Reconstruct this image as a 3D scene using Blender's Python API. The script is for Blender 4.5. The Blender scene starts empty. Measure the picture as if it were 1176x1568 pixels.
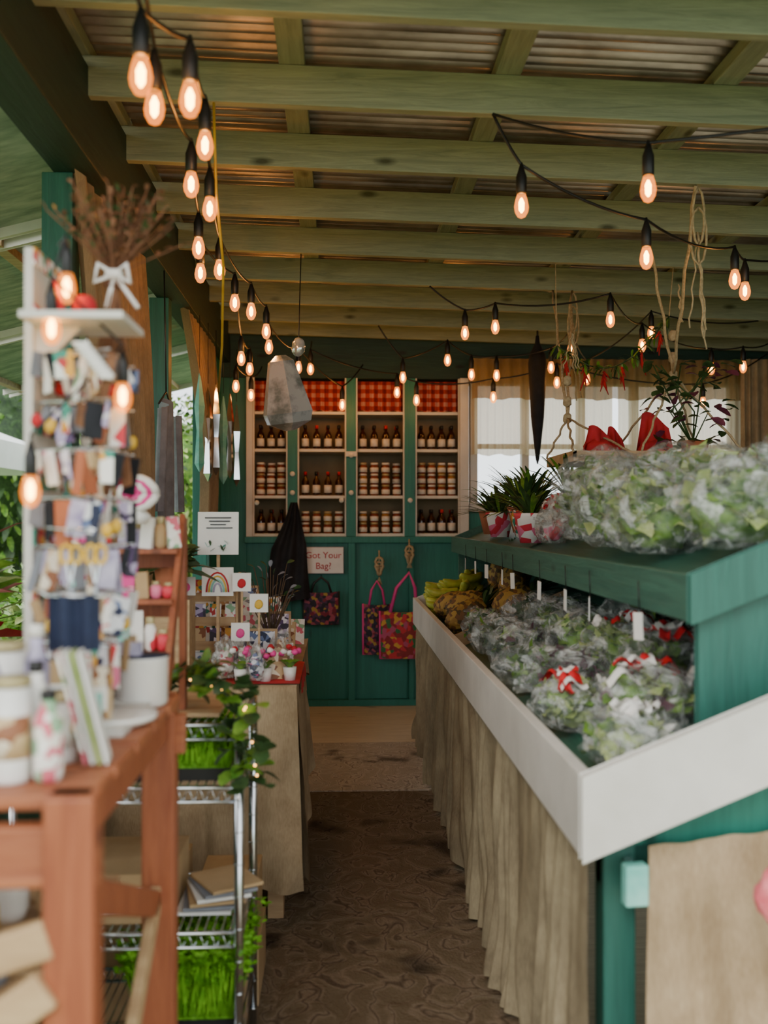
import bpy, math, random
from mathutils import Vector, Matrix, Euler, noise
R=random.Random(7)
def lin(h):
    h=h.lstrip('#'); o=[]
    for i in (0,2,4):
        c=int(h[i:i+2],16)/255
        o.append(c/12.92 if c<=.04045 else ((c+.055)/1.055)**2.4)
    return (o[0],o[1],o[2],1)
# ------------------------------------------------------------ materials
def nm(name):
    m=bpy.data.materials.new(name); m.use_nodes=True
    nt=m.node_tree; b=nt.nodes['Principled BSDF']
    return m,nt,b
def mapc(nt,scale=(1,1,1),rot=(0,0,0)):
    tc=nt.nodes.new('ShaderNodeTexCoord'); mp=nt.nodes.new('ShaderNodeMapping')
    mp.inputs['Scale'].default_value=scale; mp.inputs['Rotation'].default_value=rot
    nt.links.new(tc.outputs['Object'],mp.inputs['Vector']); return mp.outputs['Vector']
def ramp(nt,fac,stops,interp='LINEAR'):
    r=nt.nodes.new('ShaderNodeValToRGB'); r.color_ramp.interpolation=interp
    e=r.color_ramp.elements
    while len(e)<len(stops): e.new(.5)
    for i,(p,c) in enumerate(stops):
        e[i].position=p; e[i].color=lin(c) if isinstance(c,str) else c
    nt.links.new(fac,r.inputs['Fac']); return r.outputs['Color']
def noi(nt,vec,scale,detail=4,rough=.6,dist=0):
    n=nt.nodes.new('ShaderNodeTexNoise'); n.inputs['Scale'].default_value=scale
    n.inputs['Detail'].default_value=detail; n.inputs['Roughness'].default_value=rough
    n.inputs['Distortion'].default_value=dist
    nt.links.new(vec,n.inputs['Vector']); return n.outputs['Fac']
def bump(nt,b,h,s=.3,d=.01):
    n=nt.nodes.new('ShaderNodeBump'); n.inputs['Strength'].default_value=s; n.inputs['Distance'].default_value=d
    nt.links.new(h,n.inputs['Height']); nt.links.new(n.outputs['Normal'],b.inputs['Normal'])
def M(name,c1,c2=None,rough=.6,scale=8,stretch=(1,1,1),metal=0,bmp=0,detail=4,lo=.3,hi=.7,spec=.5,coat=0):
    m,nt,b=nm(name); b.inputs['Roughness'].default_value=rough; b.inputs['Metallic'].default_value=metal
    b.inputs['Specular IOR Level'].default_value=spec; b.inputs['Coat Weight'].default_value=coat
    v=mapc(nt,stretch); f=noi(nt,v,scale,detail)
    nt.links.new(ramp(nt,f,[(lo,c1),(hi,c2 or c1)]),b.inputs['Base Color'])
    if bmp: bump(nt,b,f,bmp)
    return m
def paintwood(name,c1,c2,dark,axis='X',rough=.6,knots=True):
    m,nt,b=nm(name); b.inputs['Roughness'].default_value=rough
    st={'X':(1,14,14),'Y':(14,1,14),'Z':(14,14,1)}[axis]
    st2={'X':(1,2.6,2.6),'Y':(2.6,1,2.6),'Z':(2.6,2.6,1)}[axis]
    f=noi(nt,mapc(nt,st),3,6,.7,.8); col=ramp(nt,f,[(.3,c1),(.7,c2)])
    if knots:
        vo=nt.nodes.new('ShaderNodeTexVoronoi'); vo.inputs['Scale'].default_value=2.6
        nt.links.new(mapc(nt,st2),vo.inputs['Vector'])
        k=ramp(nt,vo.outputs['Distance'],[(.05,(1,1,1,1)),(.15,(0,0,0,1))])
        mx=nt.nodes.new('ShaderNodeMixRGB'); nt.links.new(k,mx.inputs['Fac']); nt.links.new(col,mx.inputs['Color1'])
        mx.inputs['Color2'].default_value=lin(dark); col=mx.outputs['Color']
    nt.links.new(col,b.inputs['Base Color']); bump(nt,b,f,.5,.006); return m
def cellmat(name,cols,scale=30,rough=.7,stretch=(1,1,1)):
    m,nt,b=nm(name); b.inputs['Roughness'].default_value=rough
    vo=nt.nodes.new('ShaderNodeTexVoronoi'); vo.inputs['Scale'].default_value=scale
    nt.links.new(mapc(nt,stretch),vo.inputs['Vector'])
    sep=nt.nodes.new('ShaderNodeSeparateColor'); nt.links.new(vo.outputs['Color'],sep.inputs[0])
    n=len(cols); nt.links.new(ramp(nt,sep.outputs[0],[(i/n,c) for i,c in enumerate(cols)],'CONSTANT'),b.inputs['Base Color'])
    return m
def burlap(name,c1,c2,trans=0):
    m,nt,b=nm(name); b.inputs['Roughness'].default_value=.95; b.inputs['Specular IOR Level'].default_value=.1
    v=mapc(nt); f=noi(nt,v,5,5); g=noi(nt,mapc(nt,(1,1,.15)),220,2)
    mx=nt.nodes.new('ShaderNodeMath'); mx.operation='MULTIPLY_ADD'; mx.inputs[1].default_value=.45; nt.links.new(g,mx.inputs[0]); nt.links.new(f,mx.inputs[2])
    nt.links.new(ramp(nt,mx.outputs[0],[(.5,c1),(.95,c2)]),b.inputs['Base Color']); bump(nt,b,g,.5,.002)
    if trans:
        t=nt.nodes.new('ShaderNodeBsdfTranslucent'); t.inputs['Color'].default_value=lin(c2)
        tr=nt.nodes.new('ShaderNodeBsdfTransparent'); tr.inputs['Color'].default_value=lin('#fff6e6')
        a=nt.nodes.new('ShaderNodeMixShader'); a.inputs[0].default_value=trans
        nt.links.new(b.outputs[0],a.inputs[1]); nt.links.new(t.outputs[0],a.inputs[2])
        c=nt.nodes.new('ShaderNodeMixShader'); c.inputs[0].default_value=trans*.5
        nt.links.new(a.outputs[0],c.inputs[1]); nt.links.new(tr.outputs[0],c.inputs[2])
        nt.links.new(c.outputs[0],nt.nodes['Material Output'].inputs['Surface'])
    return m
def emis(name,c,s,transp=0):
    m,nt,b=nm(name); e=nt.nodes.new('ShaderNodeEmission'); e.inputs['Color'].default_value=lin(c); e.inputs['Strength'].default_value=s
    if transp:
        t=nt.nodes.new('ShaderNodeBsdfTransparent'); t.inputs['Color'].default_value=lin('#ffdca8')
        a=nt.nodes.new('ShaderNodeAddShader'); nt.links.new(e.outputs[0],a.inputs[0]); nt.links.new(t.outputs[0],a.inputs[1])
        nt.links.new(a.outputs[0],nt.nodes['Material Output'].inputs['Surface'])
    else: nt.links.new(e.outputs[0],nt.nodes['Material Output'].inputs['Surface'])
    return m
def plasticbag(name,tint='#e4e8e4'):
    m,nt,b=nm(name); b.inputs['Base Color'].default_value=lin(tint); b.inputs['Roughness'].default_value=.14
    b.inputs['Specular IOR Level'].default_value=1.0
    f=noi(nt,mapc(nt,(1,1,1)),8,4,.6,2.6); r=ramp(nt,f,[(.38,(.07,.07,.07,1)),(.50,(.20,.20,.20,1)),(.62,(.72,.72,.72,1))])
    t=nt.nodes.new('ShaderNodeBsdfTransparent'); a=nt.nodes.new('ShaderNodeMixShader')
    nt.links.new(r,a.inputs[0]); nt.links.new(t.outputs[0],a.inputs[1]); nt.links.new(b.outputs[0],a.inputs[2])
    bump(nt,b,noi(nt,mapc(nt),14,4,.6,2.5),1,.05)
    nt.links.new(a.outputs[0],nt.nodes['Material Output'].inputs['Surface']); return m
def gingham(name):
    m,nt,b=nm(name); b.inputs['Roughness'].default_value=.9
    outs=[]
    for d in ('X','Z'):
        w=nt.nodes.new('ShaderNodeTexWave'); w.bands_direction=d; w.inputs['Scale'].default_value=4.6
        nt.links.new(mapc(nt),w.inputs['Vector'])
        g=nt.nodes.new('ShaderNodeMath'); g.operation='GREATER_THAN'; g.inputs[1].default_value=.5
        nt.links.new(w.outputs['Fac'],g.inputs[0]); outs.append(g.outputs[0])
    a=nt.nodes.new('ShaderNodeMath'); a.operation='ADD'; nt.links.new(outs[0],a.inputs[0]); nt.links.new(outs[1],a.inputs[1])
    h=nt.nodes.new('ShaderNodeMath'); h.operation='MULTIPLY'; h.inputs[1].default_value=.45; nt.links.new(a.outputs[0],h.inputs[0])
    nt.links.new(ramp(nt,h.outputs[0],[(0,'#c08a7c'),(.45,'#a83a32'),(.9,'#7a1414')]),b.inputs['Base Color'])
    return m

sage=paintwood('sage_painted_joist_wood','#747f68','#98a184','#474d36','X')
sageY=paintwood('sage_painted_purlin_wood','#707b62','#909a7e','#474d36','Y')
dgreen=paintwood('dark_green_painted_beam','#11241c','#1d372b','#0a1812','Y')
dgreenX=paintwood('dark_green_painted_header','#12302a','#1c4438','#0a1812','X')
teal=paintwood('teal_painted_wood','#1a6c5c','#287f6d','#164a3e','Z',.45)
tealD=paintwood('deep_teal_painted_wood','#22554a','#2e6a5d','#163a31','Z',.45)
tealY=paintwood('teal_shelf_edge_wood','#2d564a','#41705f','#1b3a2e','Y',.5)
whiteP=M('white_painted_wood','#c9c6bd','#dddad2',.5,5,bmp=.1)
whiteS=M('white_shelf_edge','#d9d5c6','#e6e2d6',.5,5)
metalroof=M('weathered_corrugated_metal','#767068','#b0aaa2',.34,6,(.4,1,1),.65,detail=7,lo=.35,hi=.65)
bur=burlap('burlap','#8f7a5e','#b8a384'); burC=burlap('burlap_curtain_weave','#7d6852','#a58a6b',.12)
burT=burlap('tan_linen_drape','#7d705a','#a89b7e')
sheer=burlap('sheer_linen','#bba98a','#e0d4bb',.62); sheerT=burlap('sheer_valance','#8f7555','#b59a70',.35)
floorw=paintwood('lightened_floor_planks','#c8b99d','#e4d7bc','#8b7b62','X',.7)  # plank colour lightened to stand in for light on the back floor
def matm(name,c1,c2,c3):
    m,nt,b=nm(name); b.inputs['Roughness'].default_value=.95; b.inputs['Specular IOR Level'].default_value=.15
    v=mapc(nt,(1.3,1.0,1)); f=noi(nt,v,6,1,.4,1.6); g=noi(nt,mapc(nt),1.6,3); h=noi(nt,mapc(nt),110,2)
    a=ramp(nt,f,[(.40,c1),(.47,c2),(.50,c3),(.54,c2),(.60,c1)]); k=ramp(nt,g,[(.37,(0.35,.35,.35,1)),(.43,(1,1,1,1))])
    mx=nt.nodes.new('ShaderNodeMixRGB'); mx.blend_type='MULTIPLY'; mx.inputs[0].default_value=1
    nt.links.new(a,mx.inputs[1]); nt.links.new(k,mx.inputs[2]); nt.links.new(mx.outputs[0],b.inputs['Base Color'])
    ad=nt.nodes.new('ShaderNodeMath'); ad.operation='MULTIPLY_ADD'; ad.inputs[1].default_value=.35; nt.links.new(h,ad.inputs[0]); nt.links.new(f,ad.inputs[2])
    bump(nt,b,ad.outputs[0],.7,.03); return m
matD=matm('brown_sculpted_mat','#71634f','#857562','#574a3b'); matL=matm('lightened_grey_mat','#b4aa99','#cac0b0','#94897a')  # grey mat is pale itself, lightened further in place of light at the back
redw=paintwood('red_stained_wood','#86452c','#a9633f','#552a1a','Z',.5)
redwX=paintwood('red_stained_wood_rail','#8a4a30','#b06c45','#552a1a','X',.5)
palew=M('pale_pine','#a3825e','#c4a67c',.6,4,(1,8,8),bmp=.1)
chrome=M('chrome_wire','#c8ccd0','#e2e5e8',.2,5,metal=1)
black=M('black_plastic','#141414','#1e1e1e',.45); blackcloth=M('black_cloth','#15171c','#25272e',.85,12,bmp=.3)
glassbulb=emis('amber_bulb_glass','#ff9038',1.1,1); filament=emis('glowing_filament','#ffd080',26)
fairy=emis('fairy_light_glow','#ffb860',10)
bottleg=M('dark_sauce_bottle_glass','#240b06','#3c150c',.12,4,coat=.5); label=M('cream_label','#d6cfc2','#ebe6dc',.7,20)
jamr=M('red_jam','#6a2818','#8e4628',.2,9); jamy=M('honey_amber','#8a5722','#a9803f',.2,9); lid=M('gold_lid','#a89a6e','#c4b68a',.4,9,metal=.3)
lidw=M('white_lid','#dcd8cd','#eeeae0',.5)
ging=gingham('red_gingham'); shelfback=M('cabinet_back_board','#7d6c50','#998360',.7,4)
green1=M('leaf_green','#447520','#82a83e',.45,20,lo=.35,hi=.65); green2=M('dark_leaf_green','#20381c','#426030',.5,20); green3=M('pale_lettuce','#94ad58','#cbd592',.45,20)
mossg=M('microgreen','#4f9210','#8ccc30',.6,30); purple=M('radicchio_purple','#4a2036','#7a3a52',.5,20)
bag=plasticbag('crinkled_clear_plastic'); ban=M('green_banana_skin','#86992a','#cbc850',.45,12)
pinea=cellmat('pineapple_skin',['#6e4a22','#94702f','#a8853a','#4d3c1e'],46)
redc=M('red_cloth','#a81820','#cc2630',.8,12,bmp=.2); redv=M('vivid_red_wrapper','#c4161e','#e0323a',.4,12); pink=M('hot_pink_ribbon','#d2307f','#ee4fa0',.5)
pinkk=M('coral_pink_cloth','#e0606a','#f08a8e',.9,40,bmp=.4)
floral=cellmat('floral_tote_fabric',['#8a1f2a','#c8323c','#c99a3a','#2f6a3c','#b04a6a','#8a2a2a','#c23038'],30)
floral2=cellmat('dark_floral_tote_fabric',['#1c1c28','#7a2436','#a88a3a','#28283a','#4a2b4a','#20202c','#a04a5c'],40)
rope=M('hemp_rope','#9a8867','#c4b28e',.9,60,bmp=.4); dried=M('dried_flower','#6a4430','#94694a',.9,30)
card=M('kraft_cardboard','#a88a62','#bd9f76',.85,6); paper=M('white_paper','#e3e0da','#f1efea',.7,5)
ink=M('ink_print','#30343a','#40464c',.8)
ply=M('green_grey_plywood','#7f9186','#b3beb2',.7,5,(1,3,1),detail=7,bmp=.2,lo=.35,hi=.65)
mirror=M('mirror_metal','#dcdfe2','#f0f2f4',.1,3,metal=1); silver=M('brushed_silver_sheet','#9aa3a0','#eef0f0',.12,7,metal=.55,lo=.42,hi=.58); canvas=M('white_canvas_canopy','#e4e6e2','#f2f3f0',.8,3)
soil=M('soil','#2c2118','#44331f',.95,30); terr=M('terracotta','#9c5637','#b56d4b',.8,10)
grassm=M('outdoor_grass','#5f7d48','#8aa060',.9,4); bark=M('bark','#4a3a2a','#66523c',.9,10)
ceramic=M('white_enamel','#dedbd6','#efede8',.3,5); yel=M('mustard_yellow','#c9981f','#e6bc40',.5,9); orange=M('orange_plastic','#c8601c','#e88a38',.5,9)
navy=M('navy_fabric','#141c33','#222c48',.85,15); lav=M('lavender_print','#8d84a8','#c9c3d6',.7,30); tealc=M('aqua_card','#5bb3a5','#9ad6c8',.6,9)
greyc=M('grey_shirt_fabric','#6d7078','#8b8e96',.9,10,bmp=.2)
pinkl=M('pink_tropical_leaf','#b0455a','#e08a96',.5,12)
stripes=cellmat('candy_stripe_print',['#f2ece6','#d83a4a','#f4f0ec','#e87a9a','#f2ece6'],26,.5,(1,.1,1))
PR=[cellmat('printed_card_%s'%n,c,55,.6) for n,c in (('floral',['#f0ece4','#d86a7a','#8ab08a','#f4f0e8','#e9e2d4']),('blue',['#e8eaf0','#6a7ca8','#2a3350','#e8eaf0']),('kraft',['#c9ab80','#8c5a3c','#e9ddc6','#c9ab80']),('violet',['#b8aacb','#5b4670','#efe9f2','#3a3548']),('tropic',['#f1eee6','#e0a23a','#c23b3b','#3a8f7a','#f1eee6']))]

# ------------------------------------------------------------ mesh builder
_ico={}
def ico(sub):
    if sub not in _ico:
        import bmesh
        bm=bmesh.new(); bmesh.ops.create_icosphere(bm,subdivisions=sub,radius=1)
        _ico[sub]=([v.co.copy() for v in bm.verts],[[v.index for v in f.verts] for f in bm.faces]); bm.free()
    return _ico[sub]
class B:
    def __init__(s): s.v=[];s.f=[];s.mi=[];s.sm=[];s.mats=[]
    def add(s,vs,fs,mat,smooth=False):
        if mat not in s.mats: s.mats.append(mat)
        k=s.mats.index(mat); o=len(s.v); s.v+= [Vector(v) for v in vs]
        for f in fs: s.f.append([i+o for i in f]); s.mi.append(k); s.sm.append(smooth)
    def box(s,x0,x1,y0,y1,z0,z1,mat):
        vs=[(x,y,z) for x in(x0,x1) for y in(y0,y1) for z in(z0,z1)]
        s.add(vs,[(0,1,3,2),(4,6,7,5),(0,4,5,1),(2,3,7,6),(0,2,6,4),(1,5,7,3)],mat)
    def cbox(s,c,sz,mat,rot=(0,0,0)):
        m=Euler([math.radians(a) for a in rot]).to_matrix(); c=Vector(c)
        vs=[c+m@Vector((x*sz[0]/2,y*sz[1]/2,z*sz[2]/2)) for x in(-1,1) for y in(-1,1) for z in(-1,1)]
        s.add(vs,[(0,1,3,2),(4,6,7,5),(0,4,5,1),(2,3,7,6),(0,2,6,4),(1,5,7,3)],mat)
    def prism(s,poly,axis,a0,a1,mat):
        n=len(poly); vs=[]
        for a in(a0,a1):
            for p in poly: vs.append((a,p[0],p[1]) if axis=='X' else (p[0],a,p[1]) if axis=='Y' else (p[0],p[1],a))
        s.add(vs,[list(range(n)),list(range(2*n-1,n-1,-1))]+[(i,(i+1)%n,n+(i+1)%n,n+i) for i in range(n)],mat)
    def beam(s,p0,p1,w,h,mat):
        p0=Vector(p0);p1=Vector(p1);d=(p1-p0).normalized(); up=Vector((0,0,1)) if abs(d.z)<.95 else Vector((0,1,0))
        sd=d.cross(up).normalized()*w/2; u=sd.normalized().cross(d)*h/2
        vs=[p+a*sd+b*u for p in(p0,p1) for a,b in((-1,-1),(1,-1),(1,1),(-1,1))]
        s.add(vs,[(3,2,1,0),(4,5,6,7)]+[(i,(i+1)%4,4+(i+1)%4,4+i) for i in range(4)],mat)
    def tube(s,pts,r,mat,seg=7,caps=True):
        pts=[Vector(p) for p in pts]; n=len(pts); rs=r if isinstance(r,(list,tuple)) else [r]*n
        vs=[];prev=None
        for i,p in enumerate(pts):
            d=(pts[min(i+1,n-1)]-pts[max(i-1,0)]).normalized()
            a=(prev-d*prev.dot(d)) if prev else d.cross(Vector((0,0,1)) if abs(d.z)<.9 else Vector((1,0,0)))
            a.normalize(); prev=a; b=d.cross(a)
            for j in range(seg):
                t=2*math.pi*j/seg; vs.append(p+(a*math.cos(t)+b*math.sin(t))*rs[i])
        fs=[(i*seg+j,i*seg+(j+1)%seg,(i+1)*seg+(j+1)%seg,(i+1)*seg+j) for i in range(n-1) for j in range(seg)]
        if caps: fs+=[list(range(seg))[::-1],[(n-1)*seg+j for j in range(seg)]]
        s.add(vs,fs,mat,True)
    def lathe(s,prof,loc,mat,seg=14,rot=(0,0,0),smooth=True):
        m=Euler([math.radians(a) for a in rot]).to_matrix(); loc=Vector(loc); vs=[]
        for r,z in prof:
            for j in range(seg):
                t=2*math.pi*j/seg; vs.append(loc+m@Vector((r*math.cos(t),r*math.sin(t),z)))
        n=len(prof); fs=[(i*seg+j,i*seg+(j+1)%seg,(i+1)*seg+(j+1)%seg,(i+1)*seg+j) for i in range(n-1) for j in range(seg)]
        fs+=[list(range(seg))[::-1],[(n-1)*seg+j for j in range(seg)]]
        s.add(vs,fs,mat,smooth)
    def grid(s,fn,nu,nv,mat,smooth=True):
        vs=[fn(i/nu,j/nv) for j in range(nv+1) for i in range(nu+1)]; w=nu+1
        s.add(vs,[(j*w+i,j*w+i+1,(j+1)*w+i+1,(j+1)*w+i) for j in range(nv) for i in range(nu)],mat,smooth)
    def blob(s,c,r,mat,amp=0,freq=3,seed=0,sub=3,flat=None,ridge=False,rot=(0,0,0)):
        v,f=ico(sub); c=Vector(c); o=Vector((seed*3.1,seed*1.7,seed)); m=Euler([math.radians(a) for a in rot]).to_matrix(); vs=[]
        for p in v:
            n=noise.noise(p*freq+o)
            if ridge: n=(.5-abs(n)*1.8)+(.25-abs(noise.noise(p*freq*2.3+o)))*.8+(.2-abs(noise.noise(p*freq*5+o)))*.2
            q=p*(1+amp*n); q=m@Vector((q.x*r[0],q.y*r[1],q.z*r[2]))
            if flat is not None and q.z<flat: q.z=flat+(q.z-flat)*.1
            vs.append(c+q)
        s.add(vs,f,mat,True)
    def leaf(s,base,d,L,W,mat,droop=.3,rr=None):
        base=Vector(base); d=Vector(d).normalized(); sd=d.cross(Vector((0,0,1)));
        if sd.length<.1: sd=Vector((1,0,0))
        sd.normalize()
        if rr: sd=(sd+Vector((rr.uniform(-.6,.6),rr.uniform(-.6,.6),rr.uniform(-.6,.6)))).normalized()
        up=sd.cross(d); vs=[]
        for t,w in((0,.12),(.3,.8),(.65,1),(.9,.55),(1,.05)):
            p=base+d*L*t-Vector((0,0,1))*droop*L*t*t
            vs+=[p-sd*W*w/2+up*W*.12*w,p,p+sd*W*w/2+up*W*.12*w]
        s.add(vs,[(i*3+j,i*3+j+1,i*3+j+4,i*3+j+3) for i in range(4) for j in range(2)],mat,True)
    def frill(s,base,d,L,W,mat,r):
        base=Vector(base); d=Vector(d).normalized(); sd=d.cross(Vector((r.uniform(-1,1),r.uniform(-1,1),1))).normalized(); up=sd.cross(d); ph=r.uniform(0,6); cu=r.uniform(-.5,.9)
        vs=[]
        for j in range(4):
            q=j/3
            for i in range(8):
                a=(i/7-.5)*2.2*(.45+.55*q); rr2=L*q*(1+.10*math.sin(i*2.1+ph))
                vs.append(base+d*rr2*math.cos(a)+sd*W*1.2*q*math.sin(a)+up*(cu*L*.6*q*q+.16*L*q*q*math.sin(i*2.4+ph)))
        s.add(vs,[(j*8+i,j*8+i+1,(j+1)*8+i+1,(j+1)*8+i) for j in range(3) for i in range(7)],mat,True)
    def done(s,name,bevel=0,parent=None):
        me=bpy.data.meshes.new(name); xs=[v.x for v in s.v];ys=[v.y for v in s.v];zs=[v.z for v in s.v]
        o=Vector(((min(xs)+max(xs))/2,(min(ys)+max(ys))/2,min(zs)))
        me.from_pydata([v-o for v in s.v],[],s.f)
        for m in s.mats: me.materials.append(m)
        for p,k,sm in zip(me.polygons,s.mi,s.sm): p.material_index=k; p.use_smooth=sm
        me.update(); ob=bpy.data.objects.new(name,me); ob.location=o; bpy.context.collection.objects.link(ob)
        if bevel:
            md=ob.modifiers.new('bevel','BEVEL'); md.width=bevel; md.segments=2; md.limit_method='ANGLE'; md.angle_limit=.9
        return ob

# ------------------------------------------------------------ shell
b=B(); b.box(-1.1,3.7,-1.5,8.2,-.12,0,floorw)
b.done('floor')
b=B(); b.box(-.62,.62,-1.2,5.33,.0,.012,matD); b.done('brown_floor_mat')
b=B(); b.box(-.5,.6,5.36,6.5,.0,.01,matL); b.done('grey_floor_mat')
b=B(); b.grid(lambda u,v:(-30+60*u,-12+50*v,-.14+.05*noise.noise(Vector((u*20,v*20,0)))),40,40,grassm); b.done('grass_ground')
JZ=lambda X:2.935-.025*X
b=B()
Ys=[2.16,2.78,3.41,4.02,4.68,5.32,5.96,6.6,7.22,7.74]
for Y in [.9,1.53]+Ys:
    vs=[(x,y,JZ(x)+z) for x in(-.98,3.7) for y in(Y,Y+.042) for z in(0,.14)]
    b.add(vs,[(0,1,3,2),(4,6,7,5),(0,4,5,1),(2,3,7,6),(0,2,6,4),(1,5,7,3)],sage)
b.done('ceiling_joists',.003)
b=B()
for X in(-.9,-.16,.60,1.38,2.14,2.9,3.6):
    z=JZ(X)+.14; b.box(X-.045,X+.045,.8,8.1,z+.001,z+.05,sageY)
b.done('ceiling_purlins',.003)
b=B(); ys=[.7,4.085,4.745,5.40,8.3]
for y0,y1 in zip(ys,ys[1:]):
    y1-=.0035; n=int((y1-y0)/.007)
    b.grid(lambda u,v:(-1.25+4.95*u,y0+(y1-y0)*v,JZ(-1.25+4.95*u)+.209+.016*math.sin(2*math.pi*(y0+(y1-y0)*v)/.064)),3,n,metalroof)
b.done('ceiling')
b=B(); b.box(-1.02,-.86,.8,8.1,2.74,3.06,dgreen); b.done('left_header_beam',.004)
for y,z0 in((.85,0),(3.55,0),(5.55,0)):
    b=B(); b.box(-1.06,-.95,y,y+.1,z0,2.74,tealD); b.done('roof_post',.004)
b=B(); b.box(-1.05,-.97,.95,7.0,0,.92,tealD); b.box(-1.09,-.93,.95,7.0,.92,.955,whiteP)
b.box(-1.03,-.93,7.0,7.95,0,2.74,teal); b.box(-.93,-.91,7.0,7.09,.0,2.74,tealD); b.done('wall_left',.003)
b=B(); b.box(3.6,3.7,.9,8.2,0,3.1,dgreenX); b.done('wall_right')
b=B()
b.box(-1.03,3.7,7.86,7.95,2.62,3.05,dgreenX)
b.box(-1.03,-.725,7.86,7.95,0,2.62,teal)
for x0,x1 in((-.40,-.32),(.068,.146),(.536,.624)): b.box(x0,x1,7.83,7.95,1.35,2.62,teal)
for x0,x1 in((-.40,-.37),(.085,.14),(.57,.61),(1.0,1.06)): b.box(x0,x1,7.81,7.86,.04,1.30,teal)
b.box(-.725,1.06,7.86,7.95,0,1.30,teal)
b.box(-.74,1.08,7.80,7.95,1.30,1.35,teal); b.box(-.74,1.08,7.80,7.9,0,.05,teal)
b.box(1.06,3.7,7.86,7.95,0,1.55,teal); b.box(3.3,3.7,7.86,7.95,1.55,2.62,dgreenX)
b.box(-.75,1.07,8.18,8.22,1.3,2.7,shelfback); b.box(-.75,-.72,7.95,8.2,1.3,2.65,shelfback); b.box(1.04,1.07,7.95,8.2,1.3,2.65,shelfback); b.box(-.75,1.07,7.95,8.2,2.62,2.65,shelfback)
b.done('wall_back',.003)
b=B()
for x0,x1 in((-.725,-.675),(.98,1.05)): b.box(x0,x1,7.80,7.86,1.35,2.62,whiteP)
for x0,x1 in((-.675,-.40),(-.32,.068),(.146,.536),(.624,.98)):
    b.box(x0,x0+.012,7.835,7.86,1.35,2.62,whiteP); b.box(x1-.012,x1,7.835,7.86,1.35,2.62,whiteP)
for z in(1.35,1.655,2.03,2.33): b.box(-.72,1.04,7.87,8.18,z,z+.024,whiteS)
for x,z in((-.64,1.62),(-.36,1.70),(-.36,1.85),(.03,1.64),(.107,1.70),(.107,2.0),(.58,1.64)):
    b.lathe([(.012,0),(.02,.01),(.02,.02),(.006,.028)],(x,7.83 if x>-.6 else 7.8,z),lidw,10,(90,0,0))
b.box(.06,.155,7.815,7.83,1.99,2.03,whiteP)
b.done('jar_cabinet_shelving',.002)
b=B()
b.box(1.06,3.32,7.84,7.97,1.55,1.62,whiteP); b.box(1.06,3.32,7.84,7.97,2.58,2.64,whiteP)
for x in(1.1,1.52,1.98,2.42,2.86,3.24): b.box(x-.03,x+.03,7.86,7.95,1.6,2.6,whiteP)
b.box(1.1,3.24,7.88,7.93,2.06,2.1,whiteP)
b.done('window_1',.003)
def drape(name,x0,x1,z0,z1,y,mat,folds,amp,seed=0,nu=160):
    b=B(); b.grid(lambda u,v:(x0+(x1-x0)*u,y-amp*(.6+.6*v)*math.sin(u*folds*6.28+1.3*math.sin(u*9+seed))-.01*noise.noise(Vector((u*8,v*3,seed))),z1+(z0-z1)*v+.008*math.sin(u*folds*2)*v),nu,14,mat); b.done(name)
drape('sheer_window_curtain',1.06,2.2,2.0,2.72,7.74,sheer,20,.014,1)
drape('sheer_window_curtain',2.24,3.26,2.0,2.72,7.74,sheer,18,.014,2)
drape('window_valance',1.06,3.3,2.44,2.76,7.68,sheerT,26,.016,3,240)
drape('window_side_curtain',3.2,3.5,1.3,2.76,7.62,bur,5,.02,5)
for i,(x0,x1) in enumerate(((-.67,-.41),(-.31,.06),(.155,.53),(.635,.975))):
    drape('gingham_cabinet_curtain',x0,x1,2.358,2.60,7.895,ging,9,.008,i,90)
b=B(); b.box(3.36,3.56,7.82,7.855,1.95,2.3,black); b.box(3.38,3.54,7.812,7.82,1.97,2.28,PR[1]); b.done('framed_picture')

def bottle(b,x,y,z,s=1):
    b.lathe([(.026,0),(.029,.01),(.029,.11),(.024,.128),(.011,.148),(.011,.165)],(x,y,z),bottleg,12)
    b.lathe([(.0135,0),(.0135,.028)],(x,y,z+.165),black if R.random()<.75 else redc,10)
    b.lathe([(.0300,0),(.0300,.062)],(x,y,z+.022),label,14)
def jar(b,x,y,z,m):
    b.lathe([(.029,0),(.033,.006),(.033,.06),(.028,.072)],(x,y,z),m,12)
    b.lathe([(.031,0),(.031,.016)],(x,y,z+.072),lidw if R.random()<.6 else lid,12)
    b.lathe([(.0338,0),(.0338,.038)],(x,y,z+.012),label,14)
bays=((-.655,-.42),(-.295,.045),(.17,.515),(.645,.96))
bb=B(); jj=B()
for i,(x0,x1) in enumerate(bays):
    n=max(3,int((x1-x0)/.07)); xs=[x0+.035+(x1-x0-.07)*k/(n-1) for k in range(n)]
    for z,kind in((2.0545,'b'),(1.6795,'jbjj'[i]),(1.3745,'bjjb'[i])):
        for row in(0,1):
            for x in xs:
                if kind=='b': bottle(bb,x+R.uniform(-.003,.003),7.92+row*.09,z)
                else:
                    for k in range(3 if z>1.5 else 2):
                        if k and R.random()<.12: break
                        jar(jj,x,7.92+row*.09,z+k*.0885,jamy if R.random()<.2 else jamr)
bb.done('sauce_bottles'); jj.done('jam_jars')

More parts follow.
